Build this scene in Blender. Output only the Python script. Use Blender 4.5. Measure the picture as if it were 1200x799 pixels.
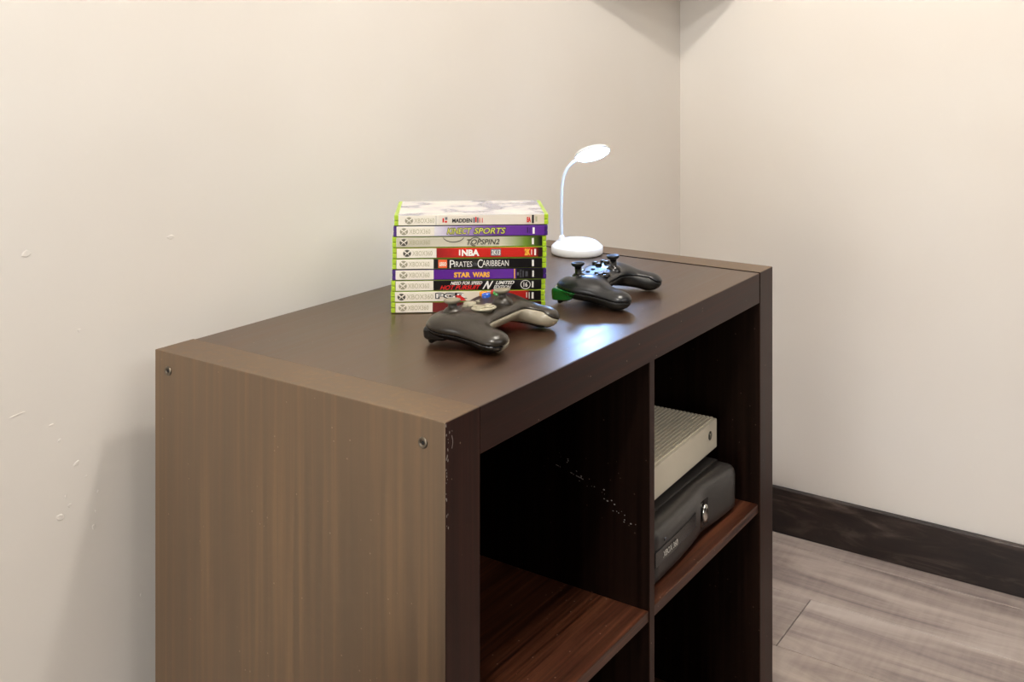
import bpy, bmesh, math, random
import numpy as np
from mathutils import Vector, Matrix

for o in list(bpy.data.objects): bpy.data.objects.remove(o)
C = bpy.context.scene.collection
scn = bpy.context.scene
H = 0.685            # height of the cabinet top above the floor (m)
YAW = 0.9728

# ------------------------------------------------------------------ camera
cd = bpy.data.cameras.new('camera'); cam = bpy.data.objects.new('camera', cd); C.objects.link(cam)
cam.location = (-.7074, -.5515, .3178 + H)
cam.rotation_euler = (math.pi/2, 0, -YAW)
cd.sensor_width = 36; cd.lens = 36*1219.26/1200; cd.shift_y = -(399.5-62.24)/1200
cd.clip_start = .02
scn.camera = cam
# ------------------------------------------------------------------ world
w = bpy.data.worlds.new('world'); scn.world = w; w.use_nodes = True
w.node_tree.nodes['Background'].inputs[0].default_value = (1, .97, .93, 1)
w.node_tree.nodes['Background'].inputs[1].default_value = .035
# ------------------------------------------------------------------ lights
def light(name, kind, loc, energy, color, size=.1, size_y=None, target=None):
    l = bpy.data.lights.new(name, kind); o = bpy.data.objects.new(name, l); C.objects.link(o)
    l.energy = energy; l.color = color; o.location = loc
    if kind == 'AREA':
        l.size = size
        if size_y: l.shape = 'RECTANGLE'; l.size_y = size_y
    else: l.shadow_soft_size = size
    if target: o.rotation_euler = (Vector(target)-Vector(loc)).to_track_quat('-Z', 'Y').to_euler()
    return o
light('ceiling_lamp_light', 'POINT', (.38, -.25, H+1.29), 23, (1, .955, .89), .055)
light('ceiling_lamp_light', 'POINT', (-.66, -.42, H+1.29), 28, (1, .975, .93), .055)  # unseen downlight added to brighten the left wall and end panel
light('left_fill_light', 'AREA', (-2.5, -.25, H-.0), 26, (1, .97, .935), 1.0, 1.2, (0, .0, H-.25))  # unseen fill from the left, added to lift walls and end panel
light('room_fill_light', 'AREA', (.3, -1.7, H+1.31), 20, (1, .97, .94), 1.5, 1.3, (.5, -1.2, 0))  # unseen overhead fill added for the right wall, floor and consoles
# ------------------------------------------------------------------ exposure
vs = scn.view_settings
vs.view_transform = 'Standard'; vs.look = 'None'; vs.gamma = 1; vs.exposure = 0.38; vs.use_curve_mapping = False

# ================================================================== helpers
def lin(c):
    return tuple(((v/255)/12.92 if v/255 <= .04045 else (((v/255)+.055)/1.055)**2.4) for v in c)
def tag(o, label=None, cat=None, group=None, kind=None):
    if label: o['label'] = label
    if cat: o['category'] = cat
    if group: o['group'] = group
    if kind: o['kind'] = kind
    return o
def empty(name, loc=(0, 0, 0), rz=0, **k):
    o = bpy.data.objects.new(name, None); C.objects.link(o); o.location = loc; o.rotation_euler = (0, 0, rz)
    o.empty_display_size = .02
    return tag(o, **k)
def link(name, me, mat=None, parent=None, smooth=False):
    o = bpy.data.objects.new(name, me); C.objects.link(o)
    if mat:
        for m in (mat if isinstance(mat, (list, tuple)) else [mat]): me.materials.append(m)
    if parent: o.parent = parent
    if smooth: me.polygons.foreach_set('use_smooth', [True]*len(me.polygons))
    return o
def from_bm(name, bm, mat, parent=None, smooth=False):
    me = bpy.data.meshes.new(name); bm.normal_update(); bm.to_mesh(me); bm.free()
    return link(name, me, mat, parent, smooth)
def bm_box(bm, a, b, bevel=0, seg=2):
    r = bmesh.ops.create_cube(bm, size=1)
    vv = r['verts']
    for v in vv:
        v.co = Vector([(a[i]+b[i])/2 + v.co[i]*(b[i]-a[i]) for i in range(3)])
    if bevel:
        es = list({e for v in vv for e in v.link_edges})
        bmesh.ops.bevel(bm, geom=es, offset=bevel, segments=seg, profile=.6, affect='EDGES')
def box(name, a, b, mat, parent=None, bevel=0, seg=2):
    bm = bmesh.new(); bm_box(bm, a, b, bevel, seg)
    return from_bm(name, bm, mat, parent)
def lathe(name, prof, mat, parent=None, n=48, loc=(0, 0, 0), smooth=True, sx=1, sy=1):
    bm = bmesh.new(); rings = []
    for r, z in prof:
        if r < 1e-7: rings.append([bm.verts.new((0, 0, z))])
        else: rings.append([bm.verts.new((r*sx*math.cos(2*math.pi*i/n), r*sy*math.sin(2*math.pi*i/n), z)) for i in range(n)])
    for A, B in zip(rings, rings[1:]):
        for i in range(n):
            j = (i+1) % n
            if len(A) == 1 and len(B) == 1: continue
            if len(A) == 1: bm.faces.new((A[0], B[i], B[j]))
            elif len(B) == 1: bm.faces.new((A[j], A[i], B[0]))
            else: bm.faces.new((A[i], A[j], B[j], B[i]))
    bmesh.ops.recalc_face_normals(bm, faces=bm.faces[:])
    o = from_bm(name, bm, mat, parent, smooth); o.location = loc
    return o
def prism(name, pts, z0, z1, mat, parent=None, bevel=0, seg=2):
    bm = bmesh.new()
    A = [bm.verts.new((x, y, z0)) for x, y in pts]; B = [bm.verts.new((x, y, z1)) for x, y in pts]
    bm.faces.new(A[::-1]); bm.faces.new(B); n = len(pts)
    for i in range(n): bm.faces.new((A[i], A[(i+1) % n], B[(i+1) % n], B[i]))
    if bevel: bmesh.ops.bevel(bm, geom=bm.edges[:], offset=bevel, segments=seg, profile=.6, affect='EDGES', clamp_overlap=True)
    bmesh.ops.recalc_face_normals(bm, faces=bm.faces[:])
    return from_bm(name, bm, mat, parent)
def tube(name, pts, r, mat, parent=None, n=12):
    cu = bpy.data.curves.new(name, 'CURVE'); cu.dimensions = '3D'; cu.bevel_depth = r; cu.bevel_resolution = 3; cu.use_fill_caps = True
    s = cu.splines.new('NURBS'); s.points.add(len(pts)-1); s.use_endpoint_u = True; s.order_u = 4; s.resolution_u = 10
    for p, q in zip(s.points, pts): p.co = (*q, 1)
    t = bpy.data.objects.new('tmp', cu); C.objects.link(t)
    bpy.context.view_layer.update()
    me = bpy.data.meshes.new_from_object(t.evaluated_get(bpy.context.evaluated_depsgraph_get()))
    bpy.data.objects.remove(t); me.name = name
    return link(name, me, mat, parent, True)
_tc = {}
def text_verts(s, bold=0, font_serif=False):
    k = (s, bold)
    if k not in _tc:
        cu = bpy.data.curves.new('t', 'FONT'); cu.body = s; cu.size = 1; cu.offset = bold; cu.resolution_u = 3; cu.extrude = .0
        t = bpy.data.objects.new('tmp', cu); C.objects.link(t); bpy.context.view_layer.update()
        me = bpy.data.meshes.new_from_object(t.evaluated_get(bpy.context.evaluated_depsgraph_get()))
        bpy.data.objects.remove(t)
        _tc[k] = ([tuple(v.co) for v in me.vertices], [tuple(p.vertices) for p in me.polygons]); bpy.data.meshes.remove(me)
    return _tc[k]
def text(s, x0, x1, z0, z1, mat, parent, y=0, bold=0, shear=0, name='lettering'):
    """flat lettering fitted into a box on the plane y=const facing -y"""
    V, F = text_verts(s, bold)
    a = np.array(V)
    a[:, 0] += a[:, 1]*shear
    mn = a.min(0); mx = a.max(0)
    x = x0 + (a[:, 0]-mn[0])/(mx[0]-mn[0])*(x1-x0); z = z0 + (a[:, 1]-mn[1])/(mx[1]-mn[1])*(z1-z0)
    me = bpy.data.meshes.new(name); me.from_pydata([(float(p), y, float(q)) for p, q in zip(x, z)], [], F)
    return link(name, me, mat, parent)

# ---- materials
def mat(name, col, rough=.5, metal=0, coat=0, spec=.5, bump=0, bscale=300, emit=None, estr=0, trans=0, srgb=True):
    m = bpy.data.materials.new(name); m.use_nodes = True; nt = m.node_tree; b = nt.nodes['Principled BSDF']
    c = lin(col) if srgb else col
    b.inputs['Base Color'].default_value = (*c, 1); b.inputs['Roughness'].default_value = rough
    b.inputs['Metallic'].default_value = metal; b.inputs['Coat Weight'].default_value = coat; b.inputs['Coat Roughness'].default_value = .08
    b.inputs['Specular IOR Level'].default_value = spec; b.inputs['Transmission Weight'].default_value = trans
    if emit: b.inputs['Emission Color'].default_value = (*emit, 1); b.inputs['Emission Strength'].default_value = estr
    tc = nt.nodes.new('ShaderNodeTexCoord'); nz = nt.nodes.new('ShaderNodeTexNoise'); nz.inputs['Scale'].default_value = bscale
    nt.links.new(tc.outputs['Object'], nz.inputs['Vector'])
    rr = nt.nodes.new('ShaderNodeMapRange'); rr.inputs['To Min'].default_value = max(0, rough-.04); rr.inputs['To Max'].default_value = min(1, rough+.04)
    nt.links.new(nz.outputs['Fac'], rr.inputs['Value']); nt.links.new(rr.outputs[0], b.inputs['Roughness'])
    if bump:
        bp = nt.nodes.new('ShaderNodeBump'); bp.inputs['Strength'].default_value = bump; bp.inputs['Distance'].default_value = .0008
        nt.links.new(nz.outputs['Fac'], bp.inputs['Height']); nt.links.new(bp.outputs[0], b.inputs['Normal'])
    return m
def N(nt, t, **k):
    n = nt.nodes.new(t)
    for a, v in k.items(): setattr(n, a, v)
    return n
def ramp(nt, stops, interp='LINEAR'):
    r = N(nt, 'ShaderNodeValToRGB'); e = r.color_ramp; e.interpolation = interp
    while len(e.elements) < len(stops): e.elements.new(.5)
    for el, (p, c) in zip(e.elements, stops): el.position = p; el.color = (*c, 1)
    return r
def wood(name, axis, c0, c1, c2, rough=.35, sc=1.0, spots=.5, bump=.15, coat=0.0, spec=1, ior=1.75, tint=(1, .84, .6), dust=(.35, .25, .18)):
    """dark foil wood; grain runs along axis (0,1,2)"""
    m = bpy.data.materials.new(name); m.use_nodes = True; nt = m.node_tree; b = nt.nodes['Principled BSDF']; L = nt.links.new
    tc = N(nt, 'ShaderNodeTexCoord'); mp = N(nt, 'ShaderNodeMapping'); s = [150*sc]*3; s[axis] = 3*sc; mp.inputs['Scale'].default_value = s
    L(tc.outputs['Object'], mp.inputs['Vector'])
    n1 = N(nt, 'ShaderNodeTexNoise'); n1.inputs['Scale'].default_value = 1; n1.inputs['Detail'].default_value = 6; n1.inputs['Distortion'].default_value = .25
    L(mp.outputs[0], n1.inputs['Vector'])
    mp2 = N(nt, 'ShaderNodeMapping'); s = [26*sc]*3; s[axis] = 1.2*sc; mp2.inputs['Scale'].default_value = s; L(tc.outputs['Object'], mp2.inputs['Vector'])
    n2 = N(nt, 'ShaderNodeTexNoise'); n2.inputs['Scale'].default_value = 1; n2.inputs['Detail'].default_value = 4; n2.inputs['Distortion'].default_value = .8
    L(mp2.outputs[0], n2.inputs['Vector'])
    mx = N(nt, 'ShaderNodeMix'); mx.inputs[0].default_value = .28; L(n1.outputs['Fac'], mx.inputs[2]); L(n2.outputs['Fac'], mx.inputs[3])
    r = ramp(nt, [(.34, c0), (.5, c1), (.68, c2)]); L(mx.outputs[0], r.inputs['Fac'])
    # sparse dust specks
    n3 = N(nt, 'ShaderNodeTexVoronoi'); n3.inputs['Scale'].default_value = 110; L(tc.outputs['Object'], n3.inputs['Vector'])
    lt = N(nt, 'ShaderNodeMath', operation='LESS_THAN'); lt.inputs[1].default_value = .09; L(n3.outputs['Distance'], lt.inputs[0])
    n4 = N(nt, 'ShaderNodeTexNoise'); n4.inputs['Scale'].default_value = 30; L(tc.outputs['Object'], n4.inputs['Vector'])
    gt = N(nt, 'ShaderNodeMath', operation='GREATER_THAN'); gt.inputs[1].default_value = .56; L(n4.outputs['Fac'], gt.inputs[0])
    mu = N(nt, 'ShaderNodeMath', operation='MULTIPLY'); L(lt.outputs[0], mu.inputs[0]); L(gt.outputs[0], mu.inputs[1])
    mu2 = N(nt, 'ShaderNodeMath', operation='MULTIPLY'); L(mu.outputs[0], mu2.inputs[0]); mu2.inputs[1].default_value = spots
    mc = N(nt, 'ShaderNodeMix', data_type='RGBA'); L(mu2.outputs[0], mc.inputs[0]); L(r.outputs[0], mc.inputs[6]); mc.inputs[7].default_value = (*dust, 1)
    L(mc.outputs[2], b.inputs['Base Color'])
    rr = N(nt, 'ShaderNodeMapRange'); rr.inputs['To Min'].default_value = rough-.06; rr.inputs['To Max'].default_value = rough+.08; L(n1.outputs['Fac'], rr.inputs['Value']); L(rr.outputs[0], b.inputs['Roughness'])
    bp = N(nt, 'ShaderNodeBump'); bp.inputs['Strength'].default_value = bump; bp.inputs['Distance'].default_value = .0004; L(n1.outputs['Fac'], bp.inputs['Height']); L(bp.outputs[0], b.inputs['Normal'])
    b.inputs['Coat Weight'].default_value = coat; b.inputs['Coat Roughness'].default_value = .48; b.inputs['Specular IOR Level'].default_value = spec; b.inputs['IOR'].default_value = ior; b.inputs['Specular Tint'].default_value = (*tint, 1)
    return m
ESP = ((.012, .004, .0018), (.026, .009, .0035), (.048, .018, .0065))
wood_x = wood('espresso_wood_lengthwise', 0, *ESP, rough=.33, ior=1.82, tint=(1, .83, .66))
wood_z = wood('espresso_wood_upright', 2, (.018, .0065, .0025), (.040, .0165, .006), (.098, .046, .015), rough=.36, ior=1.95, tint=(1, .80, .58))
RED = ((.016, .0045, .0025), (.054, .016, .007), (.125, .042, .018))
shelf_wood = wood('reddish_shelf_wood', 0, *RED, sc=1.9, rough=.38, spec=.5, ior=1.45, tint=(1, 1, 1), spots=.8)
REDD = ((.009, .0028, .0022), (.020, .006, .0045), (.040, .013, .009))
shade_edge_x = wood('front_shade_lengthwise', 0, *REDD, rough=.42, spec=.3, ior=1.45, tint=(1, .75, .6))  # front edges coloured darker: their shade is painted into these strips
shade_edge_z = wood('front_shade_upright', 2, *REDD, rough=.42, spec=.3, ior=1.45, tint=(1, .75, .6))
inner_shade_z = wood('inner_shade_upright', 2, (.003, .0012, .0008), (.007, .003, .002), (.014, .006, .004), rough=.45, spec=.2, ior=1.4, tint=(1, .75, .6), spots=.2)  # same foil darkened, compartment shade put into the colour

def plaster(name):
    m = bpy.data.materials.new(name); m.use_nodes = True; nt = m.node_tree; b = nt.nodes['Principled BSDF']; L = nt.links.new
    tc = N(nt, 'ShaderNodeTexCoord'); n = N(nt, 'ShaderNodeTexNoise'); n.inputs['Scale'].default_value = 2.2; n.inputs['Detail'].default_value = 3; L(tc.outputs['Object'], n.inputs['Vector'])
    r = ramp(nt, [(.3, lin((225, 218, 209))), (.7, lin((229, 224, 217)))]); L(n.outputs['Fac'], r.inputs['Fac']); L(r.outputs[0], b.inputs['Base Color'])
    b.inputs['Roughness'].default_value = .6; b.inputs['Specular IOR Level'].default_value = .3
    n2 = N(nt, 'ShaderNodeTexNoise'); n2.inputs['Scale'].default_value = 9; n2.inputs['Detail'].default_value = 5; L(tc.outputs['Object'], n2.inputs['Vector'])
    n3 = N(nt, 'ShaderNodeTexVoronoi'); n3.feature = 'SMOOTH_F1'; n3.inputs['Scale'].default_value = 5; n3.inputs['Smoothness'].default_value = .4; L(tc.outputs['Object'], n3.inputs['Vector'])
    ad = N(nt, 'ShaderNodeMath', operation='ADD'); L(n2.outputs['Fac'], ad.inputs[0]); L(n3.outputs['Distance'], ad.inputs[1])
    bp = N(nt, 'ShaderNodeBump'); bp.inputs['Strength'].default_value = .25; bp.inputs['Distance'].default_value = .004; L(ad.outputs[0], bp.inputs['Height']); L(bp.outputs[0], b.inputs['Normal'])
    return m
wall_m = plaster('wall_plaster')

# ================================================================== the room
WY, WX = .443, 1.417     # faces of the two walls
wl = tag(box('wall_left', (-2.6, WY, 0), (WX+.12, WY+.12, 2.02), wall_m), kind='structure')
wr = tag(box('wall_right', (WX, -.8, 0), (WX+.12, WY, 2.02), wall_m), kind='structure')
tag(box('ceiling', (-2.6, -2.8, 2.02), (WX+.12, WY+.12, 2.12), mat('ceiling_paint', (228, 222, 214), .8)), kind='structure')
fl = tag(box('floor', (-2.6, -2.8, -.06), (WX+.12, WY+.12, -.006), mat('subfloor', (60, 52, 48), .9)), kind='structure')

# floor planks: real boards along y, 0.18 m wide
def plank_mat(i):
    random.seed(40+i); t = random.uniform(-.1, .1)
    m = bpy.data.materials.new('weathered_plank'); m.use_nodes = True; nt = m.node_tree; b = nt.nodes['Principled BSDF']; L = nt.links.new
    tc = N(nt, 'ShaderNodeTexCoord'); mp = N(nt, 'ShaderNodeMapping'); mp.inputs['Scale'].default_value = (17, 2.4, 10); mp.inputs['Location'].default_value = (i*3.1, i*1.7, 0); L(tc.outputs['Object'], mp.inputs['Vector'])
    n = N(nt, 'ShaderNodeTexNoise'); n.inputs['Scale'].default_value = 1; n.inputs['Detail'].default_value = 7; n.inputs['Distortion'].default_value = .8; n.inputs['Roughness'].default_value = .62; L(mp.outputs[0], n.inputs['Vector'])
    mp2 = N(nt, 'ShaderNodeMapping'); mp2.inputs['Scale'].default_value = (12, 90, 10); L(tc.outputs['Object'], mp2.inputs['Vector'])
    n2 = N(nt, 'ShaderNodeTexNoise'); n2.inputs['Scale'].default_value = 1; n2.inputs['Detail'].default_value = 3; L(mp2.outputs[0], n2.inputs['Vector'])
    mx = N(nt, 'ShaderNodeMix'); mx.inputs[0].default_value = .13; L(n.outputs['Fac'], mx.inputs[2]); L(n2.outputs['Fac'], mx.inputs[3])
    k = .86*(1+t)
    r = ramp(nt, [(.33, tuple(v*k for v in lin((124, 112, 110)))), (.45, tuple(v*k for v in lin((162, 148, 141)))), (.56, tuple(v*k for v in lin((186, 172, 163)))), (.7, tuple(v*k for v in lin((204, 193, 184))))])
    L(mx.outputs[0], r.inputs['Fac']); L(r.outputs[0], b.inputs['Base Color']); b.inputs['Roughness'].default_value = .42
    bp = N(nt, 'ShaderNodeBump'); bp.inputs['Strength'].default_value = .2; bp.inputs['Distance'].default_value = .001; L(mx.outputs[0], bp.inputs['Height']); L(bp.outputs[0], b.inputs['Normal'])
    return m
pms = [plank_mat(i) for i in range(5)]
random.seed(7)
for k in range(-1, 9):
    xa = 1.36-.18*k; xb = xa-.18+.0012
    if k == -1: xa, xb = WX, 1.3612
    y = WY - {-1: .95, 0: 1.15, 1: .373, 2: 1.0}.get(k, random.uniform(.2, 1.1)); top = WY; n = 0
    while top > -1.6:
        box('plank', (xb, y+.0012, -.006), (xa, top, 0), pms[(k*3+n*2) % 5], fl, bevel=.0008, seg=1)
        top = y; y -= 1.22; n += 1

# baseboards
def bb_mat():
    m = bpy.data.materials.new('dark_baseboard_wood'); m.use_nodes = True; nt = m.node_tree; b = nt.nodes['Principled BSDF']; L = nt.links.new
    tc = N(nt, 'ShaderNodeTexCoord'); mp = N(nt, 'ShaderNodeMapping'); mp.inputs['Scale'].default_value = (5, 5, 32); L(tc.outputs['Object'], mp.inputs['Vector'])
    n = N(nt, 'ShaderNodeTexNoise'); n.inputs['Scale'].default_value = 1; n.inputs['Detail'].default_value = 7; n.inputs['Distortion'].default_value = 1.2; n.inputs['Roughness'].default_value = .6; L(mp.outputs[0], n.inputs['Vector'])
    r = ramp(nt, [(.38, (.008, .005, .005)), (.5, (.018, .011, .009)), (.61, (.052, .036, .030)), (.74, (.14, .11, .09))]); L(n.outputs['Fac'], r.inputs['Fac']); L(r.outputs[0], b.inputs['Base Color'])
    b.inputs['Roughness'].default_value = .35
    return m
bbm = bb_mat()
tag(box('baseboard_right', (WX-.014, -.8, 0), (WX, WY, .094), bbm, bevel=.003, seg=3), kind='structure')
tag(box('baseboard_left', (-2.5, WY-.014, 0), (WX-.014, WY, .094), bbm, bevel=.003, seg=3), kind='structure')

# small plaster flakes and ridges on the left wall
random.seed(3)
def flake(cx, cz, s, asp=1, rot=0):
    bm = bmesh.new(); n = 9; A = []; B = []
    for i in range(n):
        a = 2*math.pi*i/n; r = s*random.uniform(.65, 1.1)
        x = r*math.cos(a)*asp; z = r*math.sin(a); x, z = x*math.cos(rot)-z*math.sin(rot), x*math.sin(rot)+z*math.cos(rot)
        A.append(bm.verts.new((cx+x, WY+.001, cz+z))); B.append(bm.verts.new((cx+x*.55, WY-.0005, cz+z*.55)))
    bm.faces.new(B)
    for i in range(n): bm.faces.new((A[i], A[(i+1) % n], B[(i+1) % n], B[i]))
    bmesh.ops.recalc_face_normals(bm, faces=bm.faces[:])
    from_bm('plaster_flake', bm, wall_m, wl)
def un_wall(x, y):      # photograph position -> point on the left wall
    r = (x-600)/1219.26; d = (math.sin(YAW)+r*math.cos(YAW), math.cos(YAW)-r*math.sin(YAW)); t = (WY+.5515)/d[1]
    return -.7074+t*d[0], H+.3178-t*(y-62.24)/1219.26
for x, y, s, a, r in ((90, 543, .004, 1.6, .6), (101, 558, .002, 1, 0), (115, 576, .004, .5, 0), (112, 599, .002, .6, 0), (110, 617, .005, .6, 0), (71, 606, .005, 1.5, -.3), (82, 592, .003, 1.2, .5), (77, 582, .003, .6, 0), (165, 697, .003, .5, 0),
                      (30, 298, .006, 1.4, 0), (93, 387, .003, 1, .5), (70, 516, .003, 1, .3), (200, 278, .004, 2.5, 0), (20, 486, .0011, 12, .1), (60, 498, .0012, 5, .15), (945, 0, .001, 1, 0)):
    if x < 800: flake(*un_wall(x, y), s, a, r)

# recessed lamp above the cabinet, added fill lamp at left, added corner shadow shelf
lamp_trim = mat('white_trim', (235, 233, 228), .4); lamp_dif = mat('lamp_diffuser', (255, 245, 230), .5, emit=(1, .93, .84), estr=3)
for lx_, ly_, lab in ((.38, -.25, 'round white ceiling downlight above the cabinet'), (-.66, -.42, 'unseen ceiling downlight added to brighten the left wall')):
    dl = empty('ceiling_lamp', (lx_, ly_, 2.02), label=lab, cat='lamp')
    lathe('trim_ring', [(.075, 0), (.095, -.001), (.097, -.006), (.085, -.009), (.072, -.004), (.075, 0)], lamp_trim, dl)
    lathe('diffuser', [(0, -.003), (.074, -.003)], lamp_dif, dl)
cs = prism('corner_shadow_shelf', [(WX, WY), (WX-.525, WY), (WX-.525, WY-.012), (WX-.012, WY-.163), (WX, WY-.163)], H+.468, H+.486, mat('white_shelf', (226, 220, 210), .5))  # unseen shelf put in to cast the shadow in the corner
tag(cs, 'unseen white corner shelf added to cast the corner shadow', 'shelf')

# ================================================================== the cabinet
W_, D_, T_, TA, ZS, MX, TS = .790, .3940, .0503, .0436, -.3358, .3963, .0126
cab = empty('shelf_cabinet', (0, 0, 0), label='dark espresso wood cube cabinet with four open compartments against the wall', cat='cabinet')
def cbox(name, a, b, m, bevel=.0009, parent=cab): return box(name, (a[0], a[1], a[2]+H), (b[0], b[1], b[2]+H), m, parent, bevel)
sp = cbox('side_panel', (0, 0, -H), (T_, D_, 0), wood_z)
sp2 = cbox('side_panel', (W_-T_, 0, -H), (W_, D_, .0006), wood_z)
for pn, side in ((sp, 1), (sp2, -1)):      # inner faces get a darkened copy of the foil as painted shade
    pn.data.materials.append(inner_shade_z)
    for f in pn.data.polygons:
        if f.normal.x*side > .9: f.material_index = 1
cbox('top_panel', (T_+.0002, .0006, -TA), (W_-T_-.0016, D_-.0018, -.0004), wood_x)
cbox('bottom_panel', (T_+.0002, .0006, -H), (W_-T_-.0016, D_-.0018, -H+TA), wood_x)
cbox('front_shade_strip', (T_+.0008, -.0002, -TA+.0004), (W_-T_-.0022, .0012, -.0009), shade_edge_x, .0002)
cbox('front_shade_strip', (.0006, -.0006, -H), (T_-.0003, .0006, -.0006), shade_edge_z, .0002, sp)
cbox('front_shade_strip', (W_-T_+.0004, -.0006, -H), (W_-.0006, .0006, 0), shade_edge_z, .0002, sp2)
cbox('divider', (MX-TS/2, .0015, -H+TA), (MX+TS/2, D_-.01, -TA), inner_shade_z, .0007)
cbox('front_shade_strip', (MX-TS/2+.0003, .0010, -H+TA), (MX+TS/2-.0003, .0020, -TA), shade_edge_z, .0002)
cbox('shelf', (T_, .0025, ZS-TS), (MX-TS/2, D_-.01, ZS), shelf_wood, .0009)
cbox('shelf', (MX+TS/2, .0025, ZS-TS), (W_-T_, D_-.01, ZS), shelf_wood, .0009)
cbox('back_panel', (T_-.004, D_-.0095, -H+.01), (W_-T_+.004, D_-.003, -.01), mat('dark_backing', (22, 15, 12), .7), 0)
screw_m = mat('dark_screw_metal', (120, 112, 100), .3, 1)
hole_m = mat('screw_recess', (14, 10, 9), .6)
for y, z in ((.372, -.0195), (.0245, -.0225)):
    s = lathe('screw', [(0, -.0004), (.0024, -.0004), (.0025, .0008), (.0046, .0010), (.0052, .0002), (.0052, -.001)], screw_m, sp, 24)
    s.rotation_euler = (0, -math.pi/2, 0); s.location = (-.0001, y, H+z)
    bm = bmesh.new(); bmesh.ops.create_cone(bm, cap_ends=True, segments=6, radius1=.0019, radius2=.0019, depth=.0006)
    h = from_bm('hex_socket', bm, hole_m, s)     # thing > part > sub-part
    h.location = (0, 0, 0.0)
# chipped white scuffs along the front edge of the near side panel
scuff = mat('bare_chipboard', (150, 140, 134), .8)
bm = bmesh.new(); random.seed(11)
for k in range(26):
    z = -random.random()**1.5*.09-.002; x = random.uniform(0, .0035) if z < -.01 else random.uniform(0, .012); s = random.uniform(.0004, .0011)
    vs_ = [bm.verts.new((x+s*math.cos(a)*.7, -.0008, H+z+s*2.0*math.sin(a)*random.uniform(.5, 1))) for a in [i*math.pi/3 for i in range(6)]]
    bm.faces.new(vs_)
for k in range(9):
    a = k/8; x = .0085+.0012*math.sin(a*3); z = -.014-a*.010
    vs_ = [bm.verts.new((x+.0005*math.cos(t), -.0008, H+z+.0009*math.sin(t))) for t in [i*math.pi/3 for i in range(6)]]
    bm.faces.new(vs_)
o = from_bm('edge_scuff', bm, scuff, sp); tag(o, kind='stuff')
# scratches on the divider's left face
bm = bmesh.new()
for k in range(46):
    t = random.random(); y = .125-.105*t+random.gauss(0, .003); z = -.178-.062*t+random.gauss(0, .003)
    if k % 3 == 0: y, z = .14-.05*t, -.19-.012*t
    s = random.uniform(.0003, .0010)
    f = [bm.verts.new((MX-TS/2-.0001, y+s*1.5*math.cos(a), H+z+s*math.sin(a))) for a in [i*math.pi/2.5 for i in range(5)]]
    bm.faces.new(f)
tag(from_bm('scratch_marks', bm, mat('scratched_foil', (170, 165, 160), .7), cab), kind='stuff')

# ================================================================== game cases
sx0, sy0 = .2600, .2870
SA = -(YAW) + math.radians(3.2)      # direction of the spines
SA = math.atan2(-math.sin(YAW), math.cos(YAW)) + math.radians(3.2)
CW, CDp, CH = .1895, .122, .01331
green = mat('lime_plastic', (164, 196, 42), .35, coat=.3); purple = mat('dark_violet_plastic', (62, 28, 110), .35, coat=.3)
paper = mat('pale_paper', (232, 226, 212), .35, coat=.6); ink = mat('black_ink', (18, 16, 18), .4); grey_ink = mat('pale_olive_ink', (176, 172, 140), .4)
ink2 = mat('dark_olive_ink', (70, 68, 58), .4); white_ink = mat('white_ink', (238, 236, 230), .4); red_ink = mat('red_ink', (205, 30, 26), .4)
yel = mat('yellow_ink', (236, 178, 60), .4); oliv = mat('yellow_green_ink', (205, 208, 90), .4); org = mat('orange_ink', (235, 100, 50), .4); slate = mat('slate_ink', (110, 110, 118), .4)
def band_mat(name, stops):
    m = mat(name, (200, 200, 200), .3, coat=.6); nt = m.node_tree; b = nt.nodes['Principled BSDF']; L = nt.links.new
    tc = N(nt, 'ShaderNodeTexCoord'); sp_ = N(nt, 'ShaderNodeSeparateXYZ'); L(tc.outputs['Object'], sp_.inputs[0])
    mr = N(nt, 'ShaderNodeMapRange'); mr.inputs['From Max'].default_value = CW; L(sp_.outputs[0], mr.inputs['Value'])
    r = ramp(nt, [(p, lin(c)) for p, c in stops]); L(mr.outputs[0], r.inputs['Fac']); L(r.outputs[0], b.inputs['Base Color'])
    return m
def cover_mat():
    m = mat('pale_cover_print', (230, 228, 228), .22, coat=.7); nt = m.node_tree; b = nt.nodes['Principled BSDF']; L = nt.links.new
    tc = N(nt, 'ShaderNodeTexCoord'); mp = N(nt, 'ShaderNodeMapping'); mp.inputs['Scale'].default_value = (22, 30, 20); L(tc.outputs['Object'], mp.inputs['Vector'])
    n = N(nt, 'ShaderNodeTexNoise'); n.inputs['Detail'].default_value = 3; n.inputs['Scale'].default_value = 1; L(mp.outputs[0], n.inputs['Vector'])
    r = ramp(nt, [(.38, lin((150, 150, 172))), (.47, lin((225, 222, 225))), (.6, lin((240, 236, 230)))]); L(n.outputs['Fac'], r.inputs['Fac']); L(r.outputs[0], b.inputs['Base Color'])
    return m
cover_m = cover_mat()
K = (16, 12, 14)
U = lambda zx: (zx-100)/913*CW      # zoom column of the photograph's top case -> metres along spine
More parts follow.
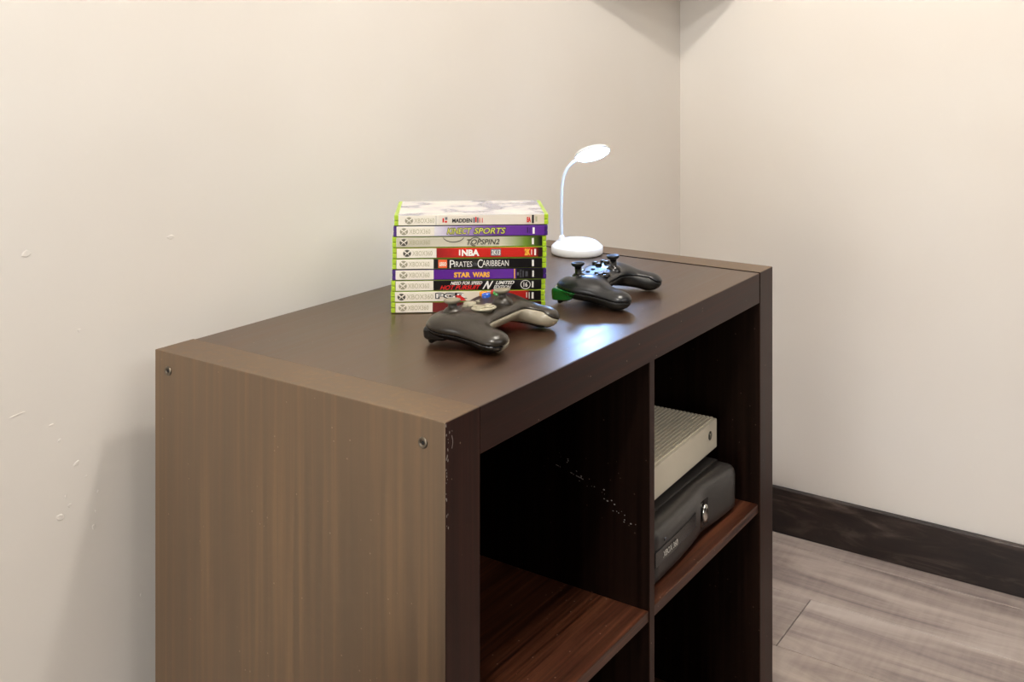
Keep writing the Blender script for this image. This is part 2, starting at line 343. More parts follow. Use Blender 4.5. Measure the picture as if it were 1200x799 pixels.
CASES = [  # shell, x offset, split (fraction), band stops, what it looks like
 (green, .0042, .285, [(0, (226, 220, 206)), (.8, (222, 212, 198)), (1, (214, 200, 176))], 'plastic game case with pale grey spine and white printed cover, topmost of the stack'),
 (purple, .0032, .265, [(.26, (222, 220, 224)), (.42, (170, 150, 196)), (.66, (106, 56, 150)), (1, (84, 36, 132))], 'violet-ended game case whose spine fades from grey to purple'),
 (green, .0017, .0, [(0, (196, 190, 172)), (.7, (206, 202, 180)), (.86, (110, 140, 50)), (.96, (24, 28, 14))], 'game case with pale grey spine fading to green and black at its right end'),
 (green, .0019, .285, [(.26, (130, 18, 20)), (.45, (196, 34, 26)), (.9, (190, 36, 28)), (.95, (40, 14, 12))], 'game case with bright red spine and white letters'),
 (green, .0016, .268, [(.26, K), (1, K)], 'game case with black spine, an orange square and white lettering'),
 (purple, .0017, .268, [(.26, (84, 24, 132)), (.80, (96, 44, 150)), (.805, K), (1, K)], 'violet-ended game case with purple spine and yellow lettering'),
 (green, .0006, .272, [(.26, K), (1, K)], 'game case with black spine bearing red and white slanted letters'),
 (green, .0, .30, [(.3, (226, 218, 202)), (.62, (222, 210, 190)), (.68, (200, 50, 40)), (.87, (178, 36, 30)), (.9, K), (1, K)], 'game case second from the bottom, spine white at left and red at right'),
 (green, .0004, .268, [(.26, (110, 22, 24)), (.5, (70, 14, 16)), (1, (50, 10, 12))], 'bottom game case of the stack, lying on the cabinet top with a dark red spine'),
]
def emblem(par, cx, cz, r, y, dark):
    lathe_v = []
    bm = bmesh.new()
    vs_ = [bm.verts.new((cx+r*1.15*math.cos(a), y, cz+r*math.sin(a))) for a in [i*math.pi/12 for i in range(24)]]
    bm.faces.new(vs_)
    o = from_bm('emblem', bm, ink2 if dark else slate_e, par)
    bm = bmesh.new()        # curved bright X on the ball
    for sx in (-1, 1):
        P = [(-.75*sx, .62), (-.25*sx, .22), (.0, 0.05), (.35*sx, -.3), (.62*sx, -.72)]
        wd = [.26, .2, .12, .14, .1]
        up = [bm.verts.new((cx+r*1.15*p[0], y-.0001, cz+r*(p[1]+q))) for p, q in zip(P, wd)]
        dn = [bm.verts.new((cx+r*1.15*p[0], y-.0001, cz+r*(p[1]-q))) for p, q in zip(P, wd)]
        for i in range(4): bm.faces.new((up[i], up[i+1], dn[i+1], dn[i]))
    from_bm('emblem_mark', bm, paper, o)
slate_e = mat('emblem_grey', (150, 146, 124), .4)
for i, (sh, off, split, stops, lab) in enumerate(CASES):
    z0 = (8-i)*CH
    rz = SA + random.Random(i).uniform(-.006, .006)
    g = empty('game_case', (sx0+off*math.cos(SA), sy0+off*math.sin(SA), H+z0), rz, label=lab, cat='game case', group='game cases stacked on the cabinet')
    h = CH-.0004
    # plastic shell: two trays meeting in a fine groove
    bm = bmesh.new(); bm_box(bm, (0, .0004, .0001), (CW, CDp, h*.49), .0011); from_bm('lower_tray', bm, sh, g)
    bm = bmesh.new(); bm_box(bm, (0, .0004, h*.51), (CW, CDp, h), .0011); from_bm('upper_tray', bm, sh, g)
    e = .0052 if sh is green else .0040
    bm = bmesh.new(); bm_box(bm, (e, -.0004, .0006), (CW-e, .003, h-.0004), .0005)
    band = from_bm('spine_sleeve', bm, band_mat('spine_print', stops), g)
    if i == 0:
        cover = box('cover_sleeve', (e, -.0002, h-.0003), (CW-e, CDp-.003, h+.0003), cover_m, g)
    if split: 
        box('spine_label', (e+.0004, -.0006, .0008), (split*CW, 0, h-.0006), paper, g, .0001, 1)
    y = -.0008
    lx = e+.006+(.004 if i == 0 else 0)+[0, 0, .0, .004, .0, .001, .0, -.001, 0][i]
    emblem(g, lx+.003, h*.5, h*.33, y, i in (2, 7, 3))
    text('XBOX360' if i else 'XBOX360', lx+.0095, split*CW-.005 if split else .0465, h*.28, h*.72, grey_ink if i not in (1, 3, 5) else grey_ink, g, y, 0)
    T = lambda s, a, b, lo, hi, m, **k: text(s, U(a)-off, U(b)-off, h*lo, h*hi, m, g, k.pop('y', -.0009), **k)
    bar = lambda a, b, lo, hi, m, nm='printed_mark': box(nm, (U(a)-off, -.0007, h*lo), (U(b)-off, -.0003, h*hi), m, g)
    if i == 0:
        T('MADDEN', 462, 580, .28, .66, ink, bold=.03); T('11', 622, 642, .26, .7, red_ink, bold=.02)
        prism_pts = None
        bar(586, 596, .25, .75, slate); bar(598, 606, .3, .8, red_ink); bar(608, 618, .25, .75, slate)
        bar(405, 414, .3, .7, red_ink); bar(418, 432, .28, .45, red_ink); bar(420, 434, .55, .8, slate)
        T('EA', 904, 928, .25, .75, red_ink, bold=.06); bar(934, 946, .15, .95, ink); bar(955, 966, .3, .8, grey_ink); bar(366, 368, .05, .95, slate)
    if i == 1:
        T('KINECT', 428, 578, .18, .86, ink2, bold=.06, shear=.25, y=-.00085); T('KINECT', 432, 575, .24, .8, oliv, bold=.01, shear=.25, y=-.0011)
        T('SPORTS', 586, 782, .18, .86, ink2, bold=.06, shear=.25, y=-.00085); T('SPORTS', 590, 778, .24, .8, oliv, bold=.01, shear=.25, y=-.0011)
        bar(938, 950, .2, .8, white_ink); bar(906, 910, .3, .8, ink); bar(918, 924, .25, .75, purple)
    if i == 2:
        bm = bmesh.new(); 
        for (a0, a1, cxm, czm, rx, rzm) in ((math.pi*1.05, math.pi*1.95, 470, 1.05, 64, .6), (.5, math.pi*1.5, 600, .45, 34, .42)):
            pv = None
            for q in range(15):
                a = a0+(a1-a0)*q/14; c = (U(cxm)-off)+rx/913*CW*math.cos(a); zz = h*(czm+rzm*math.sin(a)); zz = min(max(zz, h*.08), h*.93)
                v = (bm.verts.new((c, -.0009, zz)), bm.verts.new((c, -.0009, min(zz+h*.09, h*.95))))
                if pv: bm.faces.new((pv[0], v[0], v[1], pv[1]))
                pv = v
        from_bm('printed_swoosh', bm, ink2, g)
        T('TOPSPIN2', 548, 742, .22, .74, ink2, bold=.02, shear=.25)
        bar(934, 946, .2, .8, white_ink)
    if i == 3:
        bar(502, 510, .25, .8, white_ink); T('NBA', 518, 622, .2, .82, white_ink, bold=.05); bar(690, 750, .2, .84, slate); T('2K13', 695, 746, .28, .76, white_ink, bold=.02, y=-.0011)
        T('2K', 890, 925, .2, .85, yel, bold=.06); bar(948, 958, .2, .8, white_ink); bar(930, 934, .25, .75, white_ink)
    if i == 4:
        bar(380, 432, .12, .9, org); T('LEGO', 386, 428, .3, .68, paper, bold=.05, y=-.0011)
        T('P', 448, 476, .12, .85, white_ink); T('IRATES', 474, 580, .2, .72, white_ink); T('of the', 586, 608, .3, .66, slate); T('C', 612, 642, .1, .9, white_ink); T('ARIBBEAN', 640, 796, .25, .8, white_ink)
        T('THE VIDEO GAME', 650, 780, .06, .16, slate); bar(934, 946, .2, .8, white_ink)
    if i == 5:
        T('STAR', 472, 570, .22, .72, yel, bold=.05); T('WARS', 582, 684, .22, .72, yel, bold=.05)
        bar(828, 834, .05, .98, yel); T('KINECT', 862, 872, .15, .9, slate); bar(880, 884, .2, .8, slate); T('xx'.replace('x', 'I'), 896, 908, .25, .75, slate); bar(936, 946, .2, .8, white_ink); bar(846, 856, .35, .65, slate)
    if i == 6:
        T('NEED FOR SPEED', 452, 640, .56, .88, white_ink, bold=.02, shear=.4); T('HOT PURSUIT', 390, 630, .1, .52, red_ink, bold=.03, shear=.4)
        T('N', 640, 706, .12, .9, white_ink, shear=.7, bold=.03); T('LIMITED', 718, 830, .55, .88, white_ink, shear=.4, bold=.03); T('EDITION', 706, 812, .14, .46, white_ink, shear=.4, bold=.02)
        bm = bmesh.new(); cxx = U(896)-off; cz = h*.5; ro = h*.44; pv = None; first = None
        for q in range(25):
            a = 2*math.pi*q/24; v = (bm.verts.new((cxx+ro*1.1*math.cos(a), -.0009, cz+ro*math.sin(a))), bm.verts.new((cxx+ro*.95*math.cos(a), -.0009, cz+ro*.84*math.sin(a))))
            if pv: bm.faces.new((pv[0], v[0], v[1], pv[1]))
            pv = v
        from_bm('printed_ring', bm, white_ink, g); T('16', 884, 908, .28, .74, white_ink, bold=.03); bar(934, 944, .2, .8, white_ink)
    if i == 7:
        T('PGR', 362, 552, .28, .86, ink, bold=.09, y=-.00085); T('PGR', 368, 546, .36, .78, white_ink, bold=.01, y=-.0011)
        bm = bmesh.new(); vs_ = [bm.verts.new((U(a)-off, -.0012, h*b)) for a, b in ((480, .6), (510, .62), (545, .12), (512, .1))]; bm.faces.new(vs_); from_bm('printed_slash', bm, red_ink, g)
        bar(932, 944, .2, .8, white_ink); bar(900, 905, .3, .8, white_ink); bar(915, 920, .2, .8, white_ink)
    if i == 8:
        pass

# ================================================================== surfaces grown from distance fields
def surf(F, mn, hh):
    s = F < 0
    nx, ny, nz = F.shape
    idx = np.full((nx-1, ny-1, nz-1), -1, int)
    acc = np.zeros((nx-1, ny-1, nz-1, 3)); cnt = np.zeros((nx-1, ny-1, nz-1))
    G = np.stack(np.meshgrid(np.arange(nx), np.arange(ny), np.arange(nz), indexing='ij'), -1).astype(float)
    quads = []
    edges = []
    for ax in range(3):
        a = [slice(None)]*3; b = [slice(None)]*3; a[ax] = slice(0, -1); b[ax] = slice(1, None); a, b = tuple(a), tuple(b)
        cr = s[a] != s[b]; t = F[a]/(F[a]-F[b]+1e-20)
        P = G[a].copy(); P[..., ax] += t
        I = np.argwhere(cr); o1, o2 = [k for k in range(3) if k != ax]
        I = I[(I[:, o1] > 0) & (I[:, o2] > 0) & (I[:, o1] < F.shape[o1]-1) & (I[:, o2] < F.shape[o2]-1)]
        p = P[I[:, 0], I[:, 1], I[:, 2]]
        for d1 in (0, 1):
            for d2 in (0, 1):
                J = I.copy(); J[:, o1] -= d1; J[:, o2] -= d2
                np.add.at(acc, (J[:, 0], J[:, 1], J[:, 2]), p); np.add.at(cnt, (J[:, 0], J[:, 1], J[:, 2]), 1)
        edges.append((ax, o1, o2, I))
    act = cnt > 0; idx[act] = np.arange(act.sum()); V = acc[act]/cnt[act][:, None]
    for ax, o1, o2, I in edges:
        q = []
        for d1, d2 in ((0, 0), (1, 0), (1, 1), (0, 1)):
            J = I.copy(); J[:, o1] -= d1; J[:, o2] -= d2; q.append(idx[J[:, 0], J[:, 1], J[:, 2]])
        Q = np.stack(q, 1); flip = s[I[:, 0], I[:, 1], I[:, 2]]
        if ax == 1: flip = ~flip
        Q[flip] = Q[flip][:, ::-1]
        Q = Q[:, ::-1]
        quads.append(Q)
    return np.array(mn)+V*hh, np.concatenate(quads)
def sdf_obj(name, fn, mn, mx, hh, m, parent, zs=1.0, sub=False):
    ax = [np.arange(a, b+hh, hh) for a, b in zip(mn, mx)]
    X, Y, Z = np.meshgrid(*ax, indexing='ij')
    V, Q = surf(fn(X, Y, Z), mn, hh)
    V = V*.001; V[:, 2] *= zs
    me = bpy.data.meshes.new(name); me.from_pydata(V.tolist(), [], Q.tolist()); me.validate()
    bm = bmesh.new(); bm.from_mesh(me); bmesh.ops.recalc_face_normals(bm, faces=bm.faces[:])
    for _ in range(4): bmesh.ops.smooth_vert(bm, verts=bm.verts[:], factor=.5, use_axis_x=True, use_axis_y=True, use_axis_z=True)
    bm.to_mesh(me); bm.free()
    return link(name, me, m, parent, True)
def ell(X, Y, Z, c, r):
    x, y, z = (X-c[0])/r[0], (Y-c[1])/r[1], (Z-c[2])/r[2]
    k0 = np.sqrt(x*x+y*y+z*z)+1e-9; k1 = np.sqrt((x/r[0])**2+(y/r[1])**2+(z/r[2])**2)+1e-9
    return k0*(k0-1)/k1
def cone(X, Y, Z, a, b, ra, rb, sz=1.0):
    a = np.array(a, float); b = np.array(b, float); d = b-a
    t = np.clip(((X-a[0])*d[0]+(Y-a[1])*d[1]+(Z-a[2])*d[2])/(d@d), 0, 1)
    return np.sqrt((X-a[0]-t*d[0])**2+(Y-a[1]-t*d[1])**2+((Z-a[2]-t*d[2])/sz)**2)-(ra+(rb-ra)*t)
def smin(a, b, k):
    h = np.clip(.5+.5*(b-a)/k, 0, 1); return b*(1-h)+a*h-k*h*(1-h)
def rbox(X, Y, Z, c, hf, r):
    x, y, z = np.abs(X-c[0])-hf[0]+r, np.abs(Y-c[1])-hf[1]+r, np.abs(Z-c[2])-hf[2]+r
    return np.sqrt(np.maximum(x, 0)**2+np.maximum(y, 0)**2+np.maximum(z, 0)**2)+np.minimum(np.maximum(x, np.maximum(y, z)), 0)-r

ZS_C = .70
def top_z(fn, x, y):
    z = np.arange(0, 75, .25); X = np.full_like(z, x); Y = np.full_like(z, y); v = fn(X, Y, z)
    i = np.where(v < 0)[0]; return z[i[-1]] if len(i) else 40
def stick(par, body, x, y, rub, capm, hgt=1.0, cap_r=10.5, dome=True, raised=0):
    z = top_z(body, x, y)*ZS_C*.001+raised
    s = lathe('thumbstick', [(.0125, -.004), (.0122, .0005), (.0105, .0035), (.008, .0058), (.0055, .007), (.0048, .009*hgt), (.0048, .011*hgt), (.0, .011*hgt)] if dome else
              [(.0105, -.004), (.0095, .001), (.0065, .0035), (.0045, .0045), (.0045, .011*hgt), (0, .011*hgt)], rub, par, 32, (x*.001, y*.001, z))
    r = cap_r*.001
    lathe('stick_cap', [(0, .0105*hgt), (r*.55, .0107*hgt), (r*.85, .0120*hgt), (r*.98, .0135*hgt), (r, .0146*hgt), (r*.93, .0154*hgt), (r*.78, .0150*hgt), (r*.4, .0138*hgt), (0, .0134*hgt)], capm, s, 32)
    return s
def button(par, body, x, y, r, m, h=.003, name='face_button', dz=0, sx=1, sy=1):
    z = top_z(body, x, y)*ZS_C*.001+dz
    return lathe(name, [(r, -.003), (r, h*.6), (r*.85, h*.92), (r*.5, h), (0, h)], m, par, 24, (x*.001, y*.001, z), True, sx, sy)

# ---- first controller (rounded, coloured buttons, grey reflection painted on the lower lip)
def bodyA(X, Y, Z):
    x = np.abs(X)
    f = rbox(X, Y, Z, (0, 9, 37), (52, 35, 16), 15)
    f = smin(f, ell(x, Y, Z, (46, 15, 37), (30, 31, 19)), 12)
    f = smin(f, cone(x, Y, Z, (50, 6, 36), (58, -38, 21), 22, 17, .95), 10)
    f = smin(f, ell(x, Y, Z, (58.5, -43, 19), (17, 16, 15)), 8)
    wl_ = ell(x*0+X, Y, Z, (-40, 19, 60), (15.5, 15.5, 8)); wr_ = ell(X, Y, Z, (21, -9, 60), (15.5, 15.5, 7.5)); wd_ = ell(X, Y, Z, (-20, -9, 59), (17, 15, 7))
    f = np.maximum(f, -wl_); f = np.maximum(f, -wr_); f = np.maximum(f, -wd_)
    return f
def seamA(X, Y): return 33+.22*np.clip(Y, -60, 40)-4*np.clip((np.abs(X)-40)/25, 0, 1)+11*np.clip((60-np.abs(X))/12, 0, 1)*np.clip((2-Y)/12, 0, 1)*np.clip((Y+62)/16,0,1)
blackish = mat('soft_black_plastic', (38, 32, 24), .31)
gloss_blk = mat('gloss_black_plastic', (16, 15, 15), .2); matte_blk = mat('matte_black_plastic', (12, 12, 12), .5)
lip_reflection = mat('reflection_grey_plastic', (150, 142, 124), .3); rub = mat('grey_rubber', (128, 122, 104), .5); rub2 = mat('pale_grey_plastic', (168, 162, 140), .35)  # lip grey holds a reflection as colour
c1 = empty('game_controller', (.247, .131, H), math.radians(4.5), label='black game controller with a lip painted reflection grey and coloured buttons before the game cases', cat='game controller')
mn, mx, hh = (-80, -64, 0), (80, 52, 62), 1.35
inU = lambda X, Y: (np.abs(X) < 57.5+0.0*Y) 
def upA(X, Y, Z): return np.maximum(bodyA(X, Y, Z), seamA(X, Y)+.25-Z)
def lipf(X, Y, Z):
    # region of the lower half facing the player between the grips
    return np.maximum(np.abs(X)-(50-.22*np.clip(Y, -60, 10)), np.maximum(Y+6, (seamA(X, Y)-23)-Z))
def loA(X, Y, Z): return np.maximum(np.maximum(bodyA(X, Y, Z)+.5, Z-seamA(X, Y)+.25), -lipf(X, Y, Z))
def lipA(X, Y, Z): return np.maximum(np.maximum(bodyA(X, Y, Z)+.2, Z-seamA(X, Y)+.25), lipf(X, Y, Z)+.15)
sdf_obj('top_shell', upA, mn, mx, hh, blackish, c1, ZS_C)
sdf_obj('bottom_shell', loA, mn, mx, hh, gloss_blk, c1, ZS_C)
tag(sdf_obj('grip_lip', lipA, mn, mx, hh, lip_reflection, c1, ZS_C), 'lip with painted grey reflection')
for sx in (-1, 1):
    sdf_obj('bumper', lambda X, Y, Z: np.maximum(rbox(X, Y, Z, (sx*47, 29, 27), (20, 16, 12), 8), Z-seamA(X, Y)+.6), (sx*47-24, 9, 10), (sx*47+24, 50, 46), 1.2, gloss_blk, c1, ZS_C)
    sdf_obj('trigger', lambda X, Y, Z: smin(cone(X, Y, Z, (sx*48, 34, 28), (sx*56, 33, 22), 12, 9), cone(X, Y, Z, (sx*54, 36, 22), (sx*59, 37, 12.5), 8, 3), 5), (sx*50-24, 16, 4), (sx*50+24, 60, 44), 1.2, gloss_blk, c1, ZS_C)
stick(c1, bodyA, -40, 19, blackish, rub, 1.0, 9.5); stick(c1, bodyA, 21, -9, blackish, rub, 1.0, 9.5)
# directional pad: dished disc with a raised cross
zd = top_z(bodyA, -20, -9)*ZS_C*.001
dp = lathe('directional_pad', [(.0090, -.003), (.0100, .0008), (.0140, .0018), (.0142, .0030), (.0125, .0038), (.009, .0036), (.004, .003), (0, .003)], rub2, c1, 40, (-.020, -.009, zd+.0005))
bm = bmesh.new(); bm_box(bm, (-.0122, -.0037, .0030), (.0122, .0037, .0052), .001); bm_box(bm, (-.0037, -.0122, .0030), (.0037, .0122, .0052), .001); from_bm('pad_cross', bm, rub2, dp)
for dx, dy, c, nm in ((0, -9.5, (60, 150, 60), 'green'), (10, 0, (190, 40, 36), 'red'), (-10, 0, (46, 96, 200), 'blue'), (0, 9.5, (240, 150, 30), 'orange')):
    tag(button(c1, bodyA, 43+dx, 20+dy, .0052, mat(nm+'_button_plastic', c, .2, coat=.5), .0045), nm+' button')
button(c1, bodyA, 0, 22, .0075, rub2, .0035, 'guide_button'); button(c1, bodyA, -14, 20, .003, rub, .0025, 'menu_button'); button(c1, bodyA, 14, 20, .003, rub, .0025, 'menu_button')

# ---- second controller (angular, all black, green reflection painted on one bumper)
def bodyB(X, Y, Z):
    x = np.abs(X)
    f = rbox(X, Y, Z, (0, 12, 38), (56, 30, 15), 13)
    f = smin(f, ell(x, Y, Z, (47, 10, 36), (27, 34, 19)), 10)
    f = smin(f, cone(x, Y, Z, (50, 4, 35), (59, -40, 20), 21, 15.5, 1.0), 9)
    f = smin(f, ell(x, Y, Z, (60, -43, 18), (15, 16, 15)), 8)
    f = np.maximum(f, -(ell(X, Y, Z, (-38, 18, 59), (12.5, 12.5, 6)))); f = np.maximum(f, -(ell(X, Y, Z, (20, -8, 59), (12.5, 12.5, 6))))
    return f
def seamB(X, Y): return 31+.24*np.clip(Y, -60, 40)+10*np.clip((60-np.abs(X))/12, 0, 1)*np.clip((2-Y)/12, 0, 1)*np.clip((Y+62)/16,0,1)
coatB = mat('satin_black_plastic', (21, 22, 25), .31); grnB = mat('green_reflection_plastic', (6, 82, 32), .22, coat=.4)  # bumper green is the case ends' reflection put into the colour
c1.rotation_euler.x = math.radians(-4)
c1.location.z += -.0
c2 = empty('game_controller', (.484, .114, H), math.radians(8), label='all black game controller with a green reflection painted on its shoulder, beside the lamp', cat='game controller')
c2.rotation_euler.x = math.radians(-4)
def lipB(X, Y, Z): return np.maximum(np.maximum(bodyB(X, Y, Z)+.4, Z-seamB(X, Y)+.25), lipf(X, Y, Z)+.15)
sdf_obj('top_shell', lambda X, Y, Z: np.maximum(bodyB(X, Y, Z), seamB(X, Y)+.25-Z), mn, mx, hh, coatB, c2, ZS_C)
sdf_obj('bottom_shell', lambda X, Y, Z: np.maximum(bodyB(X, Y, Z)+.5, Z-seamB(X, Y)+.25), mn, mx, hh, matte_blk, c2, ZS_C)
for sx in (-1, 1):
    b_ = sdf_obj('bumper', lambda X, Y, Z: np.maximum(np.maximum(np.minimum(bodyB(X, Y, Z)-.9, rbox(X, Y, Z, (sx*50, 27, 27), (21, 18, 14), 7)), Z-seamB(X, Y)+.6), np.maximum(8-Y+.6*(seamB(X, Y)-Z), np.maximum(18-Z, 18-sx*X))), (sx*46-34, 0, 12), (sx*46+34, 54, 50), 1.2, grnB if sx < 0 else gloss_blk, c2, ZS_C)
    if sx < 0: tag(b_, 'shoulder bumper painted with a green reflection')
    t_ = sdf_obj('trigger', lambda X, Y, Z: smin(cone(X, Y, Z, (sx*48, 30, 26), (sx*57, 30, 22), 12, 9), cone(X, Y, Z, (sx*54, 36, 22), (sx*60, 37, 12.5), 8, 3), 5), (sx*50-24, 10, 4), (sx*50+24, 60, 44), 1.2, gloss_blk, c2, ZS_C)
stick(c2, bodyB, -38, 18, gloss_blk, matte_blk, 1.15, 8.6, False); stick(c2, bodyB, 20, -8, gloss_blk, matte_blk, 1.15, 8.6, False)
sil = mat('dark_chrome_plastic', (120, 122, 130), .18, 1)
zd = top_z(bodyB, -20, -8)*ZS_C*.001
dp = lathe('directional_pad', [(.0118, -.002), (.0118, .0012), (.0105, .0016), (0, .0010)], gloss_blk, c2, 32, (-.020, -.008, zd))
bm = bmesh.new(); bm_box(bm, (-.0105, -.0032, .0005), (.0105, .0032, .0036), .0008); bm_box(bm, (-.0032, -.0105, .0005), (.0032, .0105, .0036), .0008); from_bm('pad_cross', bm, sil, dp)
for dx, dy in ((0, -8.5), (9, 0), (-9, 0), (0, 8.5)): button(c2, bodyB, 41+dx, 18+dy, .0046, gloss_blk, .0035)
button(c2, bodyB, 0, 32, .0068, sil, .002, 'guide_button'); button(c2, bodyB, -9, 17, .0028, matte_blk, .002, 'menu_button'); button(c2, bodyB, 9, 17, .0028, matte_blk, .002, 'menu_button')

# ================================================================== desk lamp
lm = empty('desk_lamp', (.714, .292, H), 0, label='small white lit gooseneck lamp on the cabinet top behind the game controllers', cat='lamp')
lw = mat('white_lamp_plastic', (236, 238, 240), .3, coat=.3)
lathe('base', [(0, 0), (.0385, 0), (.0408, .002), (.0412, .006), (.0408, .0118), (.0395, .0135), (.036, .0165), (.031, .0205), (.024, .0228), (.012, .0236), (0, .0238)], lw, lm, 64)
fwv = Vector((math.sin(YAW), math.cos(YAW), 0)); rtv = Vector((math.cos(YAW), -math.sin(YAW), 0)); upv = Vector((0, 0, 1))
foot = rtv*-.0245 - fwv*.004
lathe('collar', [(.0050, .014), (.0050, .0245), (.0044, .027), (.0030, .030), (0, .030)], lw, lm, 24).location = (foot.x, foot.y, 0)
lathe('touch_switch', [(.0055, .0225), (.0055, .0245), (.0045, .0252), (0, .0252)], lw, lm, 24)
hc = rtv*.0243 + upv*.1582        # centre of the head
nk = [foot+upv*.028, foot+upv*.055-rtv*.001, foot+upv*.085-rtv*.001, foot+upv*.110, foot+upv*.128+rtv*.003, foot+upv*.142+rtv*.012, hc-rtv*.0235-upv*.0075]
tube('gooseneck', [tuple(p) for p in nk], .0022, mat('pale_blue_neck', (214, 222, 236), .35), lm)
al = math.radians(27); nrm = (-fwv*math.sin(al)-upv*math.cos(al)).normalized()
nrm = Matrix.Rotation(math.radians(-14), 3, fwv) @ nrm
M = nrm.to_track_quat('Z', 'Y').to_matrix().to_4x4(); M.translation = hc
hd = lathe('lamp_head', [(0, -.0075), (.018, -.0070), (.0265, -.0045), (.0292, -.001), (.0292, .0012), (.0276, .0016), (.0272, .0002), (0, .0002)], lw, lm, 48)
hd.matrix_local = M
dif = lathe('light_panel', [(.0270, .0006), (.0262, .0016), (0, .0020)], mat('lit_panel', (255, 255, 255), .4, emit=(.27, .5, 1), estr=80), hd, 48)

# ================================================================== consoles in the right compartment
zsh = H+ZS+.0004
kb = empty('game_console', (.432, .015, zsh), math.radians(.6), label='black game console with silver power button lying on the shelf', cat='game console')
kblk = mat('dusty_black_plastic', (50, 47, 45), .36, bump=.06, bscale=500); kgl = mat('gloss_black_panel', (30, 30, 31), .2)
ht = .0675
def front_y(x): return .009*math.exp(-(math.hypot(x-.166, .010)-.010)/.055)
xs = [.0+.27*i/36 for i in range(37)]
def front_piece():
    bm = bmesh.new(); prof = [(.030, .0035), (.006, .0035), (.0015, .008), (.0, .016), (.0, ht-.012), (.0018, ht-.005), (.006, ht-.0012), (.012, ht), (.030, ht)]
    rows = []
    for x in xs:
        e = min(x, .27-x); sh = max(0, 1-e/.008)
        rows.append([bm.verts.new((x, front_y(x)*(1.0)*(1 if yy < .029 else 0)+yy+sh*sh*.006*(1 if yy < .02 else 0), zz-(sh*sh*.004 if zz > ht*.6 else 0))) for yy, zz in prof])
    for A, B in zip(rows, rows[1:]):
        for k in range(len(prof)-1): bm.faces.new((A[k], B[k], B[k+1], A[k+1]))
        bm.faces.new((A[-1], B[-1], B[0], A[0]))
    bm.faces.new(rows[0]); bm.faces.new(rows[-1][::-1]); bmesh.ops.recalc_face_normals(bm, faces=bm.faces[:])
    return from_bm('front_fascia', bm, kblk, kb, True)
ff = front_piece()
prism('rear_housing', [(0, .0308), (.27, .0308), (.27, .225), (.235, .262), (.035, .262), (0, .225)], .0035, ht, kblk, kb, .0025)
for fx, fy in ((.03, .05), (.24, .05), (.03, .22), (.24, .22)): lathe('rubber_foot', [(0, 0), (.009, 0), (.009, .004), (0, .004)], matte_blk, kb, 20, (fx, fy, 0))
# disc tray along the front with its name, a chrome power button, an eject dot
bm = bmesh.new(); P = [(0.004, -1), (.128, -1), (.135, 0), (.135, .3), (.132, 1), (.004, 1)]
def fpt(x, z, d): return (x, front_y(x)-d, z)
def strip(name, x0, x1, z0, z1, d, m, par, n=14):
    bm = bmesh.new(); R = []
    for i in range(n+1):
        x = x0+(x1-x0)*i/n; R.append([bm.verts.new(fpt(x, z0, -.001)), bm.verts.new(fpt(x, z0, d)), bm.verts.new(fpt(x, z1, d)), bm.verts.new(fpt(x, z1, -.001))])
    for A, B in zip(R, R[1:]):
        for k in range(3): bm.faces.new((A[k], B[k], B[k+1], A[k+1]))
    bm.faces.new(R[0]); bm.faces.new(R[-1][::-1]); bmesh.ops.recalc_face_normals(bm, faces=bm.faces[:])
    return from_bm(name, bm, m, par)
strip('tray_surround', .0, .1335, .0275, .0475, .0003, matte_blk, kb); tr = strip('disc_tray', .001, .1325, .0285, .0465, .0010, kgl, kb)
text('XBOX 360', .022, .064, .033, .0410, mat('silver_print', (190, 188, 180), .4), tr, -.0018+front_y(.04), .02)
lathe('eject_button', [(.0026, 0), (.0026, .001), (.0018, .0015), (0, .0015)], sil, kb, 20).matrix_local = Matrix.Translation((.030, front_y(.03)-.0001, .053)) @ Matrix.Rotation(math.pi/2, 4, 'X')
strip('button_recess',   .1565, .1795, .015, .050, .0003, gloss_blk, kb)
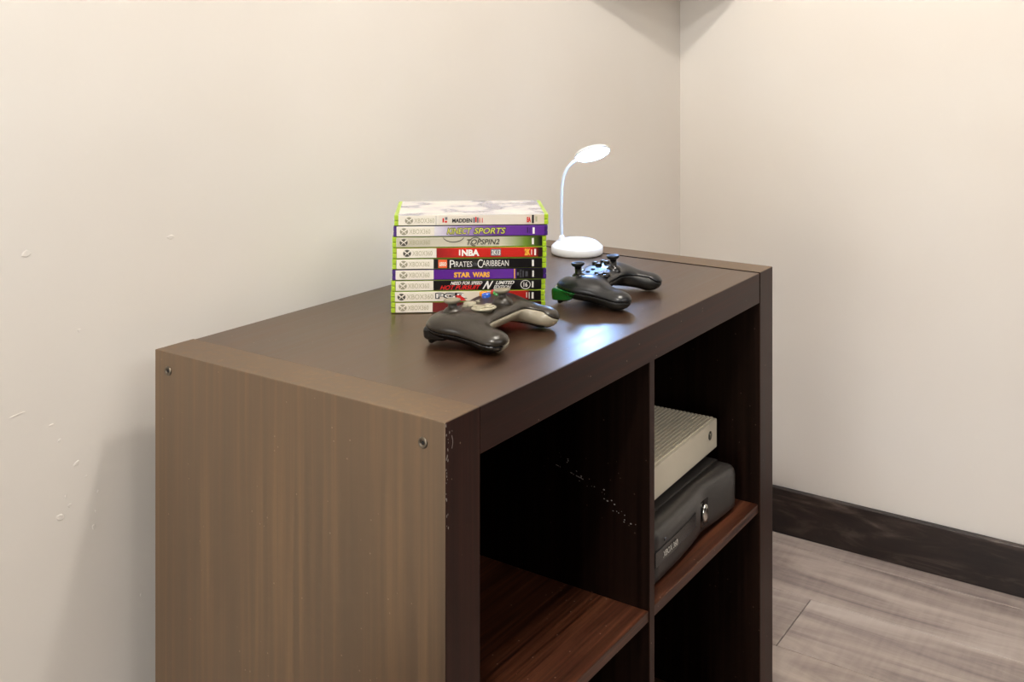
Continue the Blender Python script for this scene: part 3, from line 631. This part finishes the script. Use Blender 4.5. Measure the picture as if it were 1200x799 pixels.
pb = lathe('power_button', [(.0092, 0), (.0092, .0015), (.0082, .0028), (.005, .0032), (0, .0030)], mat('chrome', (210, 208, 200), .14, 1), kb, 36, sx=.85, sy=1.35)
pb.matrix_local = Matrix.Translation((.168, .0075, .0325)) @ Matrix.Rotation(math.pi/2, 4, 'X')

kw = empty('game_console', (.4235, .0475, zsh+ht), math.radians(1.9), label='white game console with ridged top stacked on the black console', cat='game console')
wpl = mat('ivory_plastic', (240, 230, 208), .42); HW = .0435
box('base', (.008, .010, .0), (.287, .222, .0105), matte_blk, kw, .001)
box('housing', (0, 0, .0105), (.295, .230, .0105+HW-.0020), wpl, kw, .0012)
bm = bmesh.new()
for k in range(37):
    y = .005+k*.006; bm_box(bm, (.003, y, .0105+HW-.0024), (.292, y+.0036, .0105+HW), 0)
tag(from_bm('ridged_lid', bm, wpl, kw), kind='stuff')
lg = lathe('logo_button', [(.0062, 0), (.0062, .0006), (0, .0008)], ink2, kw, 28); lg.matrix_local = Matrix.Translation((.268, 0, .0105+.0245)) @ Matrix.Rotation(math.pi/2, 4, 'X')
bm = bmesh.new()
for s in (-1, 1):
    P = [(-.62*s, .75), (-.2*s, .3), (0, .08), (.3*s, -.35), (.5*s, -.8)]; q = [.15, .13, .1, .12, .05]
    u_ = [bm.verts.new((.0062*a, .0062*(b+c), .0011)) for (a, b), c in zip(P, q)]; d_ = [bm.verts.new((.0062*a, .0062*(b-c), .0011)) for (a, b), c in zip(P, q)]
    for i in range(4): bm.faces.new((u_[i], u_[i+1], d_[i+1], d_[i]))
from_bm('logo_mark', bm, wpl, lg)
# cable dropping behind the stack on the cabinet top

# settle both controllers on the cabinet top
bpy.context.view_layer.update()
for c in (c1, c2):
    lo = 9
    for o in c.children_recursive:
        if o.type == 'MESH':
            n = len(o.data.vertices); a = np.empty(n*3); o.data.vertices.foreach_get('co', a); a = a.reshape(-1, 3)
            m4 = np.array(o.matrix_world); lo = min(lo, float((a @ m4[:3, :3].T + m4[:3, 3])[:, 2].min()))
    c.location.z += H - lo + .0001
    print('drop', lo-H)
